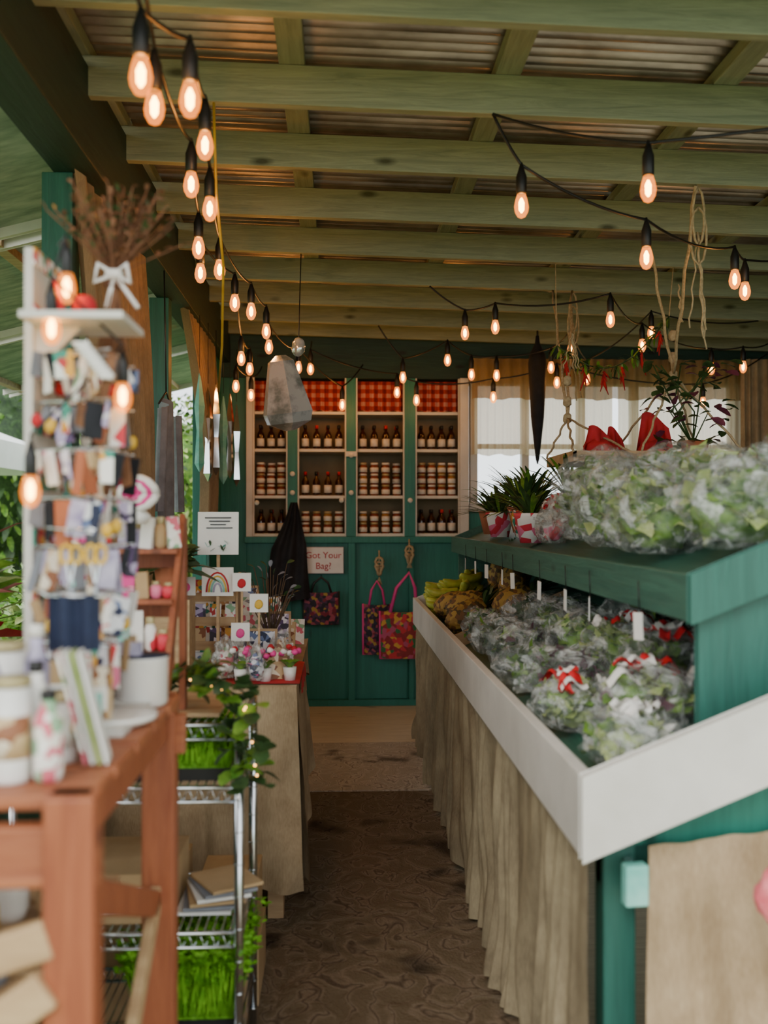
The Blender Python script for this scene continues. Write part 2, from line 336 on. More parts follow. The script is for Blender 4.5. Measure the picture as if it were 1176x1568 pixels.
b=B(); b.box(-.27,.045,7.775,7.79,1.06,1.265,paper)
b.box(-.275,.05,7.79,7.80,1.055,1.27,greyc); sg=b.done('got_your_bag_sign',.002)
for i,t in enumerate(('Got Your','Bag?')):
    cu=bpy.data.curves.new('lettering','FONT'); cu.body=t; cu.size=.072; cu.extrude=.001; cu.align_x='CENTER'
    cu.materials.append(redc); o=bpy.data.objects.new('lettering_%d'%(i+1),cu); bpy.context.collection.objects.link(o)
    o.parent=sg; o.location=(0,-.0145,.125-.085*i); o.rotation_euler=(math.pi/2,0,0)
def tote(name,x0,x1,z0,z1,y,mat,hm,hz,hx=None,th=.035,hr=.009):
    b=B(); xc=(x0+x1)/2; hx=hx if hx is not None else xc
    for sgn in(-1,1):
        b.grid(lambda u,v:(x0+(x1-x0)*u+.012*math.sin(v*5)*(u-.5),y+sgn*th*math.sin(math.pi*min(1,max(0,u)))*(.3+.7*v)+.006*noise.noise(Vector((u*5,v*5,x0*9))),z1+(z0-z1)*v-.012*math.sin(u*3.14)*(1-v)),16,12,mat)
        w=(x1-x0)*.28
        b.tube([(xc-w,y+sgn*.012,z1-.01),(xc-w*.7+(hx-xc)*.4,y+sgn*.01,z1+(hz-z1)*.6),(hx,y,hz),(xc+w*.7+(hx-xc)*.4,y+sgn*.01,z1+(hz-z1)*.6),(xc+w,y+sgn*.012,z1-.01)],hr,hm)
    b.tube([(x0,y,z1),(x0,y,z0),(x1,y,z0),(x1,y,z1)],.008,hm)
    b.tube([(hx,y,hz-.01),(hx,7.80,hz+.012)],.006,chrome)
    b.done(name)
tote('floral_tote_bag',-.27,.01,.66,.92,7.74,floral2,black,1.03)
tote('floral_tote_bag',.33,.70,.40,.77,7.66,floral,pink,1.07,.56,hr=.013)
tote('floral_tote_bag',.20,.42,.42,.82,7.745,floral2,pink,1.0)
b=B()
for s in(-1,1):
    b.grid(lambda u,v:(-.34+(-.12-.10*math.sin(min(v,.9)*1.5)+(.22+.13*v)*u)*(.25+.75*min(1,v*2.2)),7.72+s*.05*math.sin(u*3.14)*v+.02*math.sin(u*17+v*3),1.62-.80*v+.05*u*v),24,20,blackcloth)
b.tube([(-.345,7.78,1.62),(-.36,7.74,1.45),(-.37,7.72,1.3)],.008,blackcloth); b.done('black_apron')
for x,z1,z0 in((.33,1.24,1.0),(.57,1.33,1.13)):
    b=B(); b.tube([(x,7.80,z1),(x,7.77,z1-.1)],.006,rope)
    for k in range(3): b.tube([(x+.03*math.sin(t/8*6.28)*(1 if k<2 else .5),7.77+.012*math.cos(t*1.2+k),z1-.09-.035*k-.035*math.cos(t/8*6.28)) for t in range(9)],.011,rope)
    for k in range(6): b.tube([(x,7.77,z0+.03),(x+.02*(k-2.5)/2.5,7.765,z0-.03)],.003,rope)
    b.done('braided_rope_hanger')

# ------------------------------------------------------------ right produce stand
zt=lambda X:.855+.40*(X-.54)
zu=lambda X:1.33+.40*(X-.79)
b=B()
b.box(.50,.53,2.0,6.5,.80,.97,whiteP)
b.prism([(.50,.80),(.50,.97),(1.5,1.37),(1.5,1.20)],'Y',1.97,2.0,whiteP)
b.prism([(.53,.80),(.53,.97),(1.5,1.36),(1.5,1.20)],'Y',6.47,6.5,whiteP)
b.prism([(.53,zt(.53)-.02),(.53,zt(.53)),(1.5,zt(1.5)),(1.5,zt(1.5)-.02)],'Y',2.0,6.47,tealY)
b.box(1.28,1.31,2.18,6.45,1.15,1.56,dgreenX)
for x in(.57,1.4):
    for y in(2.08,4.2,6.3): b.box(x,x+.07,y,y+.07,0,.80 if x<1 else 1.1,tealD)
b.box(.57,1.47,2.10,2.14,.70,.80,tealD); b.prism([(.6,.8),(1.47,.8),(1.47,1.16),(.6,.82)],'Y',2.08,2.1,teal)
b.box(.77,.795,2.12,6.6,1.27,1.375,tealY)
b.prism([(.77,1.27),(.77,1.375),(1.5,1.665),(1.5,1.56)],'Y',2.095,2.12,tealD)
b.prism([(.795,1.27),(.795,1.375),(1.5,1.665),(1.5,1.56)],'Y',6.575,6.6,tealY)
b.prism([(.795,zu(.795)-.02),(.795,zu(.795)),(1.5,zu(1.5)),(1.5,zu(1.5)-.02)],'Y',2.12,6.58,tealY)
b.prism([(.80,.99),(.80,1.27),(1.5,1.55),(1.5,1.26)],'Y',2.13,2.155,tealD)
b.prism([(.80,.99),(.80,1.27),(1.5,1.55),(1.5,1.26)],'Y',6.42,6.45,tealY)
b.done('tiered_produce_stand',.003)
def skirt(name,fn,nu,nv,mat):
    b=B(); b.grid(fn,nu,nv,mat); ob=b.done(name); return ob
def sf(u,v):
    y=2.03+4.4*u; w=y+.22*noise.noise(Vector((y*2.6,v*.5,4)))+.07*noise.noise(Vector((y*5,v*1.8,1)))
    f=.5+.5*math.sin(w*36); g=.5+.5*math.sin(w*83+2*v+3*noise.noise(Vector((y*3,v*2,7)))); n1=noise.noise(Vector((y*5,v*2.4,0)))
    a=(.016+.050*v)*(.7+.8*noise.noise(Vector((y*3,0,9))))
    return (.535+.022*v-a*f-.014*g*(.5+v)+.035*v*n1, y+.03*n1*v, .815-.79*v+.012*math.sin(y*11)+.015*v*math.sin(y*17+n1)+.006*noise.noise(Vector((y*14,v*9,0))))
skirt('burlap_table_skirt',sf,1100,40,burT)
def ef(u,v):
    x=.655+.86*u; n=noise.noise(Vector((x*4,v*1.5,0))); w=x+.10*noise.noise(Vector((x*4,v*1.2,3)))
    return (x-.015*v-.02*math.sin(v*3)*(1-u), 2.045-.05*v-.085*(.06+.94*v**.7)*(.5+.5*math.sin(w*30+1))-.014*math.sin(w*71)*(.15+v)+.03*n*v, .805+.10*u+.003*math.sin(x*40)-(.78+.10*u)*v)
skirt('burlap_end_drape',ef,220,44,bur)
b=B(); b.cbox((.62,2.02,.735),(.05,.03,.085),tealc,(0,0,6)); b.cbox((.62,2.05,.76),(.02,.05,.03),chrome); b.done('stand_latch_bracket',.004)
b=B(); b.blob((.875,1.88,.76),(.06,.035,.06),pinkk,.2,3,2,3); b.tube([(.875,1.90,.80),(.90,1.975,.96)],.006,pinkk); b.done('pink_knit_pouch')
b=B()
for k in range(9):
    y=2.5+k*.42+R.uniform(-.1,.1); b.cbox((.762,y,1.225),(.003,.038,.07),paper,(R.uniform(-5,5),0,R.uniform(-20,20))); b.tube([(.765,y,1.255),(.762,y,1.34)],.0018,black,5)
b.done('price_tags')

def produce(name,c,size,mats,seed,n=60,ribbon=None,flap=None,lw=.07,core=None):
    r=random.Random(seed); b=B(); c=Vector(c)
    for i in range(n):
        t=r.uniform(0,6.28); z=r.uniform(-.4,.92); k=r.uniform(.5,.95)
        w=math.sqrt(max(0,1-z*z)); p=c+Vector((math.cos(t)*w*size[0],math.sin(t)*w*size[1],z*size[2]))*1.0
        p=c+(p-c)*k*.74
        d=Vector((math.cos(t+r.uniform(-1.6,1.6)),math.sin(t+r.uniform(-1.6,1.6)),r.uniform(-.4,.6)))
        (b.frill if lw>.06 else b.leaf)(p-d*.04,d,r.uniform(.6,1.1)*lw*.72,r.uniform(.5,1)*lw*.75,mats[r.randrange(len(mats))],r if lw>.06 else .3)
    b.blob(c-Vector((0,0,size[2]*.1)),(size[0]*.62,size[1]*.62,size[2]*.62),core or mats[0],.6,3,seed,3,flat=-size[2]*.6)
    b.blob(c,(size[0]*.98,size[1]*.98,size[2]),bag,.26,1.5,seed+9,4,flat=-size[2]*.80,ridge=True,rot=(0,0,r.uniform(0,90)))
    a=flap if flap is not None else r.uniform(0,6.28); d=Vector((math.cos(a),math.sin(a),.35)).normalized(); s=d.cross(Vector((0,0,1))).normalized(); u=s.cross(d)
    R0=min(size[0],size[1])
    b.grid(lambda p,q:c+d*(max(size[0],size[1])*.7+q*R0*.7)+(s*math.cos(p*6.28)+u*math.sin(p*6.28)*.5)*R0*(.45-.30*math.sin(min(1,q*2)*1.57)+.45*max(0,q-.45)*(1+.3*math.sin(p*40))),36,8,bag)
    if ribbon:
        for k in range(10):
            t=r.uniform(0,6.28); w=r.uniform(0,.85); p=c+Vector((w*math.cos(t)*size[0],w*math.sin(t)*size[1],size[2]*(.35+.75*math.sqrt(1-w*w))))
            m=ribbon if k%2 else paper; L=r.uniform(.05,.09); W=r.uniform(.022,.04); an=r.uniform(0,3.14); ph=r.uniform(0,6)
            dx,dy=math.cos(an),math.sin(an)
            b.grid(lambda uu,vv:p+Vector((dx*L*(uu-.5)-dy*W*(vv-.5),dy*L*(uu-.5)+dx*W*(vv-.5),.012*math.sin(uu*7+ph)+.006*math.sin(vv*5+ph)-.9*(w*L)*(uu-.5)**2)),8,4,m)
    b.done(name)
low=[(.69,2.27,.12,.12,.07,[green3,paper,green1],paper,0),(.80,2.47,.15,.14,.085,[green1,green3,purple],redv,1),(.66,2.72,.11,.13,.08,[green3,green1],redv,2),(.93,2.72,.14,.14,.09,[green2,green1],redv,3),
 (.72,3.02,.13,.14,.09,[green2,green1,purple],None,4),(.92,3.08,.13,.14,.09,[green1,green3],redv,5),(.68,3.33,.12,.15,.08,[green1,green2],None,6),(.88,3.44,.14,.15,.10,[green1,green1,green3],None,7),
 (.70,3.70,.13,.15,.09,[green2,purple,green1],None,8),(.90,3.88,.14,.15,.10,[green1,green2],None,9),(.69,4.10,.12,.16,.09,[green2,green1],None,10),(.88,4.32,.13,.15,.09,[green2],None,11),(.70,4.5,.12,.15,.08,[green2,green1],None,12),(1.08,2.42,.12,.14,.09,[green2,green1],redv,13),(1.1,3.3,.12,.2,.09,[green2,green1],None,14)]
for x,y,sx,sy,sz,ms,rb,s in low: produce('bagged_greens',(x,y,zt(x)+sz*.95),(sx,sy,sz),ms,s+20,80,rb,lw=.085)
up=[(.99,2.34,.18,.16,.12,[green3,green3,green1],0),(1.24,2.52,.16,.15,.10,[green1,green3],1),(.92,2.74,.14,.16,.13,[green3,green1],2),(1.14,2.92,.15,.17,.13,[green1,green3],3),(.93,3.12,.15,.17,.15,[green1,green3],4),(1.18,3.36,.16,.18,.14,[green3,green1],5),(.95,3.52,.16,.17,.18,[green1,green1,green3],6),(1.12,3.84,.16,.16,.15,[green1,green2],9)]
for x,y,sx,sy,sz,ms,s in up: produce('bagged_lettuce',(x,y,zu(x)+sz*.95),(sx,sy,sz),ms,s+60,80,None,lw=.12,core=green1)
def banana(b,c,ang,L=.17,r=.019,tilt=0):
    pts=[];rs=[]
    for i in range(9):
        t=i/8; a=(t-.5)*1.5; q=Vector((L*.62*math.sin(a),0,-L*.5*math.cos(a)+L*.5)); q=Euler((tilt,0,ang)).to_matrix()@q
        pts.append(Vector(c)+q); rs.append(r*(.3 if i in(0,8) else .75 if i in(1,7) else 1))
    b.tube(pts,rs,ban,8)
for k,(x,y) in enumerate(((.62,5.80),(.72,6.05),(.64,6.25),(.82,5.95),(.84,6.25),(.74,5.72))):
    b=B()
    for i in range(7): banana(b,(x+R.uniform(-.01,.01),y-.09+i*.03,zt(x)+.07+.02*math.sin(i)+.06*(i%2)+.02),R.uniform(-.25,.25)+math.pi*.1*k,.22,.025,R.uniform(-.2,.2))
    b.blob((x,y,zt(x)+.06),(.07,.09,.06),ban,.2,3,k,2); b.done('banana_bunch')
def pineapple(c,rot,sc=1.2):
    b=B(); m=Euler([math.radians(a) for a in rot]).to_matrix(); c=Vector(c)
    v,f=ico(4); vs=[]
    for p in v:
        th=math.atan2(p.y,p.x); q=Vector((p.x*.062,p.y*.062,p.z*.095))*sc; s=1+.11*abs(math.sin(th*6+p.z*9)*math.sin(th*6-p.z*9)); vs.append(c+m@(q*s))
    b.add(vs,f,pinea,True)
    for i in range(34):
        t=i*2.4; k=i/34; d=m@Vector((math.cos(t)*(1-k*.8),math.sin(t)*(1-k*.8),.6+k)); b.leaf(c+m@Vector((0,0,.10+.02*k)),d,.11+.06*k,.026,green2,.15)
    b.done('pineapple')
for c,r in (((.66,4.98,.995),(60,0,90)),((.70,5.32,1.02),(70,0,70)),((.93,5.15,1.14),(10,0,0)),((.88,4.85,1.08),(65,0,60)),((1.02,5.5,1.19),(10,10,0)),((.66,5.58,1.0),(75,0,60)),((.97,5.78,1.16),(0,10,0))): pineapple(c,r)
b=B()
for y in(4.7,): b.prism([(.56,zt(.56)+.001),(.56,zt(.56)+.07),(1.1,zt(1.1)+.07),(1.1,zt(1.1)+.001)],'Y',y,y+.015,palew)
b.done('tray_divider')
for k,(x,y,h) in enumerate(((.88,4.42,.30),(.92,4.75,.40),(.97,5.1,.46),(.90,5.4,.36),(1.10,4.6,.44),(.92,5.8,.3),(1.09,5.4,.4))):
    b=B(); z=zu(x)+.03
    b.lathe([(.05,-.01),(.078,.11),(.084,.125),(.06,.125),(.05,.11)],(x,y,z),[stripes,PR[4],terr][k%3],16)
    b.lathe([(.058,0),(.058,.006)],(x,y,z+.11),soil,12)
    for i in range(50):
        t=R.uniform(0,6.28); b.leaf((x,y,z+.1),(math.cos(t),math.sin(t),R.uniform(.3,2.4)),h*R.uniform(.6,1.0),.020,green2 if i%3 else green1,.35)
    b.done('potted_spiky_plant')
for k in range(3):
    x,y=.90+.05*k,4.05+.14*k; produce('foil_wrapped_flower_pot',(x,y,zu(x)+.09),(.07,.07,.085),[stripes,paper,green1],k+140,24,redv,lw=.05)
b=B(); tx0,tx1,ty0,ty1,tz=1.12,1.95,4.6,5.2,1.77
b.box(tx0,tx1,ty0,ty1,tz,tz+.018,palew)
for a in((tx0,tx1,ty0,ty0+.015),(tx0,tx1,ty1-.015,ty1),(tx0,tx0+.015,ty0,ty1),(tx1-.015,tx1,ty0,ty1)): b.box(*a,tz+.018,tz+.05,palew)
def ropel(b,p,q,r=.006,n=10,wob=.006):
    p=Vector(p);q=Vector(q); b.tube([p.lerp(q,i/n)+Vector((wob*math.sin(i*1.9),0,0)) for i in range(n+1)],r,rope,7)
kl=Vector((1.22,5.15,2.03)); kr=Vector((1.67,4.8,2.21))
for k,ends,tops in((kl,((tx0,ty0),(tx0,ty1),(1.4,ty0+.01)),((1.32,5.95,2.895),(1.44,5.95,2.895))),(kr,((tx1,ty0),(tx1,ty1),(1.45,ty0+.01),(1.45,ty1-.01)),((1.50,4.67,2.893),(1.50,4.03,2.893)))):
    for x,y in ends: ropel(b,k,(x,y,tz+.045),.006)
    for dz in(0,.09,.2): b.blob(k+Vector((0,0,dz)),(.024,.018,.03),rope,.3,4,1,2)
    for t in tops: ropel(b,k,t,.0075)
    for j in range(4): ropel(b,k+Vector((.02,-.02,.45)),k+Vector((.02+R.uniform(-.05,.05),-.03,.26)),.0035)
    t=Vector(tops[-1])
    for j in range(2): b.tube([t+Vector((.025*math.sin(a/10*6.28)*(1+j*.4),-.03,-.14-.08*j+.12*math.cos(a/10*6.28))) for a in range(11)],.0055,rope)
    for j in range(5): ropel(b,t+Vector((0,-.02,-.2)),t+Vector((R.uniform(-.06,.06),-.03,-.6-R.uniform(0,.1))),.0035)
b.done('rope_hung_wooden_tray')
for x,y,w,h,a in((1.30,4.8,.20,.17,20),(1.58,4.8,.20,.24,-25),(1.42,4.95,.12,.18,10)):
    b=B()
    b.grid(lambda u,v:Vector((x,y,tz+.019))+Euler((0,0,math.radians(a))).to_matrix()@Vector(((u-.5)*w*(1-.35*v),.05*(1-v)*(1 if math.sin(u*12)>0 else -1)*abs(math.sin(u*12))**.5,h*v*(.8+.2*math.sin(u*3+1)))),30,8,redc)
    b.blob((x,y,tz+.07),(w*.4,.05,.05),redc,.3,3,int(a),3,flat=-.045); b.done('folded_red_cloth')
b=B(); r=random.Random(3)
b.lathe([(.05,0),(.07,.09),(.065,.09)],(1.76,4.75,tz+.019),terr,14)
for i in range(90):
    t=r.uniform(0,6.28); p=Vector((1.72+r.uniform(-.2,.2),4.7+r.uniform(-.08,.08),tz+r.uniform(.05,.5))); b.leaf(p,(math.cos(t),math.sin(t),r.uniform(-.4,.6)),.07,.045,green2 if i%3 else purple,.3,r)
for i in range(8): b.tube([(1.75,4.75,tz+.09),(1.74+r.uniform(-.12,.12),4.72,tz+.25),(1.7+r.uniform(-.18,.18),4.74,tz+.48)],.004,green2,5)
b.done('trailing_vine_plant')
b=B(); b.lathe([(.004,0),(.015,.04),(.05,.35),(.07,.75),(.06,.82),(.02,.9),(.012,.96)],(1.49,7.24,1.90),blackcloth,8); b.tube([(1.49,7.24,2.84),(1.49,7.24,2.90)],.008,black); b.done('closed_black_umbrella')
b=B(); pts=[]
for i in range(25):
    t=i/24; pts.append(Vector((1.22+.62*t,5.4-.05*t,2.46+.16*t-.20*math.sin(t*3.14))))
b.tube(pts,.004,green2,5); b.tube([pts[0],(1.2,5.34,2.905)],.003,rope,5); b.tube([pts[-1],(1.86,5.34,2.89)],.003,rope,5)
for i,p in enumerate(pts):
    for k in range(4): b.leaf(p,(R.uniform(-1,1),R.uniform(-.6,.6),R.uniform(-1,.6)),.06,.02,green1 if k%2 else green2,.3,R)
    if i%4==2:
        for k in range(6): b.tube([p+Vector((0,0,-.02-.012*k)),p+Vector((R.uniform(-.03,.03),R.uniform(-.02,.02),-.06-.018*k))],[.008,.002],redc,6)
b.done('chilli_garland')

# ------------------------------------------------------------ string lights
def bulb(b,p,s=.86):
    p=Vector(p); L=lambda q:[(a*s,z*s) for a,z in q]
    b.lathe([(.016,.040),(.019,.045),(.019,.10),(.013,.118),(.004,.15)] if s>.7 else L([(.016,.040),(.019,.045),(.019,.10),(.004,.15)]),p,black,10)
    b.lathe(L([(.003,-.052),(.016,-.046),(.027,-.026),(.030,-.006),(.026,.018),(.017,.047)]),p,glassbulb,12)
    b.lathe(L([(.003,-.030),(.011,-.018),(.012,.012),(.004,.03)]),p,filament,8)
def string(name,start,bulbs,end,sag=.05,s=.86,wr=.0055):
    b=B(); pts=[Vector(start)]+[Vector(p)+Vector((0,0,.15*min(1,s*1.1))) for p in bulbs]+[Vector(end)]
    w=[]
    for a,c in zip(pts,pts[1:]):
        for i in range(8):
            t=i/8; q=a.lerp(c,t); q.z-=sag*4*t*(1-t)*min(1,(c-a).length); w.append(q)
    w.append(pts[-1]); b.tube(w,wr,black,6)
    for p in bulbs: bulb(b,p,s)
    b.done(name)
L1=[(-.419,2.1,2.442),(-.345,2.3,2.478),(-.391,2.9,2.598),(-.442,3.4,2.568),(-.516,4.3,2.584),(-.44,5.0,2.55),(-.40,5.5,2.545),(-.42,6.0,2.544),(-.28,7.0,2.573),(.035,7.5,2.365)]
L2=[(-.446,2.4,2.50),(-.476,3.2,2.584),(-.551,3.9,2.569),(-.599,4.3,2.569),(-.502,4.8,2.55),(-.588,6.0,2.472),(-.59,6.6,2.50),(-.703,6.8,2.41),(-.634,7.2,2.398)]
string('string_lights',(-.45,1.55,2.94),L1,(.2,7.79,2.72)); string('string_lights',(-.38,1.55,2.94),L2,(-.6,7.79,2.7))
string('string_lights',(.544,3.40,2.915),[(.64,3.38,2.589),(1.152,3.6,2.472),(1.736,4.2,2.544),(1.866,4.4,2.541)],(2.6,4.68,2.865))
string('string_lights',(.544,3.40,2.915),[(.966,3.0,2.526)],(2.4,2.78,2.87),.03)
string('string_lights',(.56,5.95,2.915),[(.784,6.0,2.64),(.94,5.8,2.64),(1.495,5.3,2.588),(1.955,6.2,2.608),(2.64,6.8,2.556),(2.87,6.8,2.57)],(3.3,7.21,2.85))
string('string_lights',(.3,7.24,2.925),[(.487,7.3,2.551),(.789,7.0,2.634),(.989,7.2,2.561),(1.176,7.2,2.556),(1.54,7.0,2.587),(1.588,6.6,2.644),(1.827,7.1,2.518),(2.08,6.4,2.73)],(2.9,6.62,2.86))
string('string_lights',(-.2,7.5,2.85),[(-.20,7.2,2.594),(.455,7.5,2.465),(.605,7.5,2.405),(1.184,7.4,2.418),(1.65,7.3,2.52),(2.807,7.4,2.388)],(3.4,7.6,2.8))
def pl(x,y,z,e,c=(1,.50,.18),r=.026):
    l=bpy.data.lights.new('bulb_glow','POINT'); l.energy=e; l.color=c; l.shadow_soft_size=r
    o=bpy.data.objects.new('bulb_glow',l); o.location=(x,y,z); bpy.context.collection.objects.link(o)
for p in (L1[0],L1[1],L1[2],L2[2],L1[4],L1[5],L2[5],L1[7],L1[8],L2[8],L1[9]): pl(*p,3.6)
for p in((.605,7.5,2.405),(.64,3.38,2.589),(1.152,3.6,2.472),(1.184,7.4,2.418),(1.65,7.3,2.52),(.784,6.0,2.64),(1.736,4.2,2.544),(1.495,5.3,2.588)): pl(*p,1.4)
b=B(); b.tube([(-.42,3.4,2.62),(-.43,3.7,2.45),(-.47,4.0,2.2),(-.52,4.3,2.05)],.005,yel); b.tube([(-.42,3.4,2.62),(-.43,3.41,2.94)],.005,yel); b.done('yellow_cord')

b=B(); c=(-.245,5.0,1.965)
b.lathe([(.03,-.02),(.12,.02),(.135,.07),(.07,.33),(.03,.36)],c,silver,6,(0,-10,42),False)
b.blob((-.20,5.0,2.37),(.035,.025,.05),silver,.3,3,1,2); b.tube([(-.2,5.0,2.38),(-.2,5.33,2.935)],.003,black); b.tube([(-.21,5,2.3),(-.2,5,2.4)],.008,black)
b.done('hanging_mirror_lantern')
b=B()
for k in range(6):
    y=6.0+k*.24; x=-.84+.02*k; b.tube([(x,y,2.735),(x,y,2.35)],.002,black,5)
    b.lathe([(.003,0),(.03,.05),(.018,.25),(.032,.4),(.004,.6)],(x,y,1.78-.05*(k%2)),mirror if k%3 else tealc,4,(0,0,30*k),False)
b.done('hanging_wind_chimes')

def gather(name,y0,y1,z0,z1,x,pinch,mat,folds,seed):
    b=B()
    def fn(u,v):
        yc=(y0+y1)/2+ (y1-y0)*.18*v*pinch*2; w=(y1-y0)*(1-pinch*math.sin(min(1,v*1.1)*1.5708))
        f=math.sin(u*folds*6.28+seed+1.5*noise.noise(Vector((u*4,v*1.5,seed))))
        return (x+.035*f+.05*math.sin(v*2.5),yc+(u-.5)*w,z1+(z0-z1)*v-.02*f)
    b.grid(fn,160,30,mat); b.done(name)
gather('burlap_side_curtain',3.5,4.7,1.0,2.735,-.93,.15,burC,10,0)
gather('burlap_side_curtain',5.75,7.0,1.45,2.735,-.90,.6,burC,9,1)
b=B()
for y0,y1 in((.9,2.6),(2.65,4.3),(4.35,5.9),(5.95,7.5),(7.55,9.2)):
    b.prism([(-1.04,2.86),(-1.04,2.84),(-2.5,2.46),(-2.5,2.48)],'Y',y0,y1,ply)
    for x,z in((-1.5,2.70),(-2.4,2.465)): b.box(x-.03,x+.03,y0,y1,z-.01,z+.03,palew)
    for y in(y0+.03,y1-.06): b.prism([(-1.04,2.84),(-1.04,2.80),(-2.5,2.42),(-2.5,2.46)],'Y',y,y+.03,whiteP)
b.done('propped_plywood_awning',.002)
b=B()
cx,cy=-5.0,8.6
for (dx0,dy0),(dx1,dy1) in(((-2,-2),(2,-2)),((2,-2),(2,2)),((2,2),(-2,2)),((-2,2),(-2,-2))):
    b.grid(lambda u,v:(cx+(dx0+(dx1-dx0)*u)*(1-v),cy+(dy0+(dy1-dy0)*u)*(1-v),2.2+1.1*v-.12*math.sin(v*3.1)),8,6,canvas)
    b.grid(lambda u,v:(cx+dx0+(dx1-dx0)*u,cy+dy0+(dy1-dy0)*u,2.2-.25*v),6,2,canvas)
for dx in(-1.95,1.95):
    for dy in(-1.95,1.95): b.tube([(cx+dx,cy+dy,-.1),(cx+dx,cy+dy,2.2)],.03,chrome)
b.done('market_canopy')
def bush(name,c,rad,n,seed,mats,trunk=True,lw=.12):
    r=random.Random(seed); b=B(); c=Vector(c)
    b.tube([(c.x,c.y,-.16),(c.x+.02,c.y,c.z*.6),(c.x,c.y,c.z)],[.12,.09,.05] if trunk else [.04,.03,.02],bark)
    b.blob(c,(rad[0]*.8,rad[1]*.8,rad[2]*.8),mats[0],.3,2,seed,3)
    for i in range(n):
        d=Vector((r.gauss(0,1),r.gauss(0,1),r.gauss(0,1))).normalized(); k=r.uniform(.75,1.05)*(1+.25*noise.noise(d*3+Vector((seed,0,0))))
        b.leaf(c+Vector((d.x*rad[0],d.y*rad[1],d.z*rad[2]))*k,d+Vector((r.uniform(-.7,.7),r.uniform(-.7,.7),-.3)),lw*r.uniform(.6,1.3),lw*.5,mats[r.randrange(len(mats))],.4,r)
    b.done(name)
bush('garden_tree',(-2.0,11.6,1.7),(1.0,.9,1.2),3200,1,[green1,green2,green3],lw=.13); bush('garden_tree',(-4.8,14,2.4),(1.6,1.6,1.8),2600,2,[green2,green1],lw=.18)
bush('garden_tree',(-9.5,14,2.5),(2.2,2,2),2600,3,[green2,green1],lw=.2); bush('garden_shrub',(-1.9,6.6,.5),(.5,.6,.6),1500,4,[green1,green3,mossg],False)
bush('garden_shrub',(-3.2,5.4,.6),(.8,.7,.7),1800,5,[green1,green2],False); bush('garden_shrub',(2.6,11.5,.7),(1.6,.8,.9),1800,6,[green2,green1],False)
b=B(); r=random.Random(8); b.lathe([(.14,-.14),(.18,.25),(.16,.25)],(-1.45,3.6,0),terr,16); b.tube([(-1.45,3.6,.2),(-1.43,3.6,.9)],[.03,.02],bark)
for i in range(110):
    t=r.uniform(0,6.28); z=r.uniform(.6,1.25); b.leaf((-1.44,3.6,z),(math.cos(t),math.sin(t),r.uniform(.3,1.6)),r.uniform(.3,.55),.07,[pinkl,redc,green1,pinkl,green3][i%5],.35,r)
b.done('pink_leaf_cordyline_plant')

# ------------------------------------------------------------ left: burlap table
b=B(); b.box(-.9,-.17,3.62,5.0,.84,.875,palew)
for x in(-.86,-.26):
    for y in(3.66,4.88): b.box(x,x+.06,y,y+.06,0,.84,palew)
b.box(-.86,-.2,3.7,3.74,.25,.3,palew); b.done('wooden_display_table',.003)
b=B()
def cl(u,v):
    x=-.92+.77*u
    if v<.3: return (x,3.60+(5.02-3.60)*(1-v/.3),.883+.002*math.sin(x*40))
    t=(v-.3)/.7; n=noise.noise(Vector((x*6,t*3,2))); return (x+.01*t*math.sin(x*20)+.03*t*u,3.59-.06*t+.022*math.sin(x*34+3*n)*t+.04*n*t,.883-.71*t+.02*math.sin(x*9)*t)
b.grid(cl,70,40,bur)
b.grid(lambda u,v:(-.15+.004*math.sin(u*9)+.03*v*math.sin(u*18+1+v)+.03*v*noise.noise(Vector((u*5,v*3,5)))+.025*v,3.585-.06*v*(1-u)+.75*u,.883-(.70-.22*u*u)*v),60,24,bur)
b.grid(lambda u,v:(-.15+.012*v*math.sin(u*12),4.33+.69*u,.883-.14*v-.02*math.sin(u*10)*v),40,6,bur)
b.done('burlap_tablecloth')
b=B()
for k in range(4):
    z=k*.108; b.box(-.55,-.145+.004*(k%2),4.35,4.8,z+.001,z+.104,card); b.box(-.146+.004*(k%2),-.142+.004*(k%2),4.5,4.58,z+.03,z+.07,paper)
b.done('cardboard_box_stack',.002)
b=B(); b.grid(lambda u,v:(-.42+.28*u,3.62+.55*v,.889+.006*abs(noise.noise(Vector((u*5,v*5,1))))),12,12,redc); b.grid(lambda u,v:(-.138+.006*math.sin(u*20)*v,3.75+.42*u,.889-.06*v),12,4,redc); b.done('red_table_runner')
def cardstand(name,x,y,z,w,h,mat,rz=0,tilt=-10,frame=None):
    b=B()
    if frame: b.cbox((x,y+.004,z+h/2),(w+.02,.006,h+.02),frame,(tilt,0,rz))
    b.cbox((x,y,z+h/2),(w,.005,h),mat,(tilt,0,rz)); b.cbox((x,y+.04,z+h*.25),(w*.3,.004,h*.52),card,(-tilt*2.2,0,rz)); return b.done(name)
b=B(); b.cbox((-.46,3.80,1.44),(.155,.006,.165),paper,(-6,0,4)); b.cbox((-.46,3.806,1.12),(.012,.012,.6),palew); b.cbox((-.46,3.80,.90),(.14,.1,.02),palew)
for k in range(4): b.cbox((-.46+.005*(k%2),3.795,1.50-.013*k),(.10-.02*(k%3),.002,.004),ink,(-6,0,4))
for k in range(9): b.leaf((-.50+.01*k,3.79,1.385+.006*(k%3)),(R.uniform(-1,1),-.1,R.uniform(-.5,1)),.024,.012,green2 if k%2 else tealc,0)
b.done('illustrated_notice_stand')
b=B()
for k in range(4):
    z=.887+.095*k; b.box(-.62,-.40,3.86,3.98,z,z+.004,palew); b.box(-.62,-.40,3.855,3.862,z,z+.035,palew)
    for i in range(4): b.cbox((-.60+.06*i,3.875,z+.05),(.045,.003,.07),PR[(i+k)%5],(-8,0,R.uniform(-5,5)))
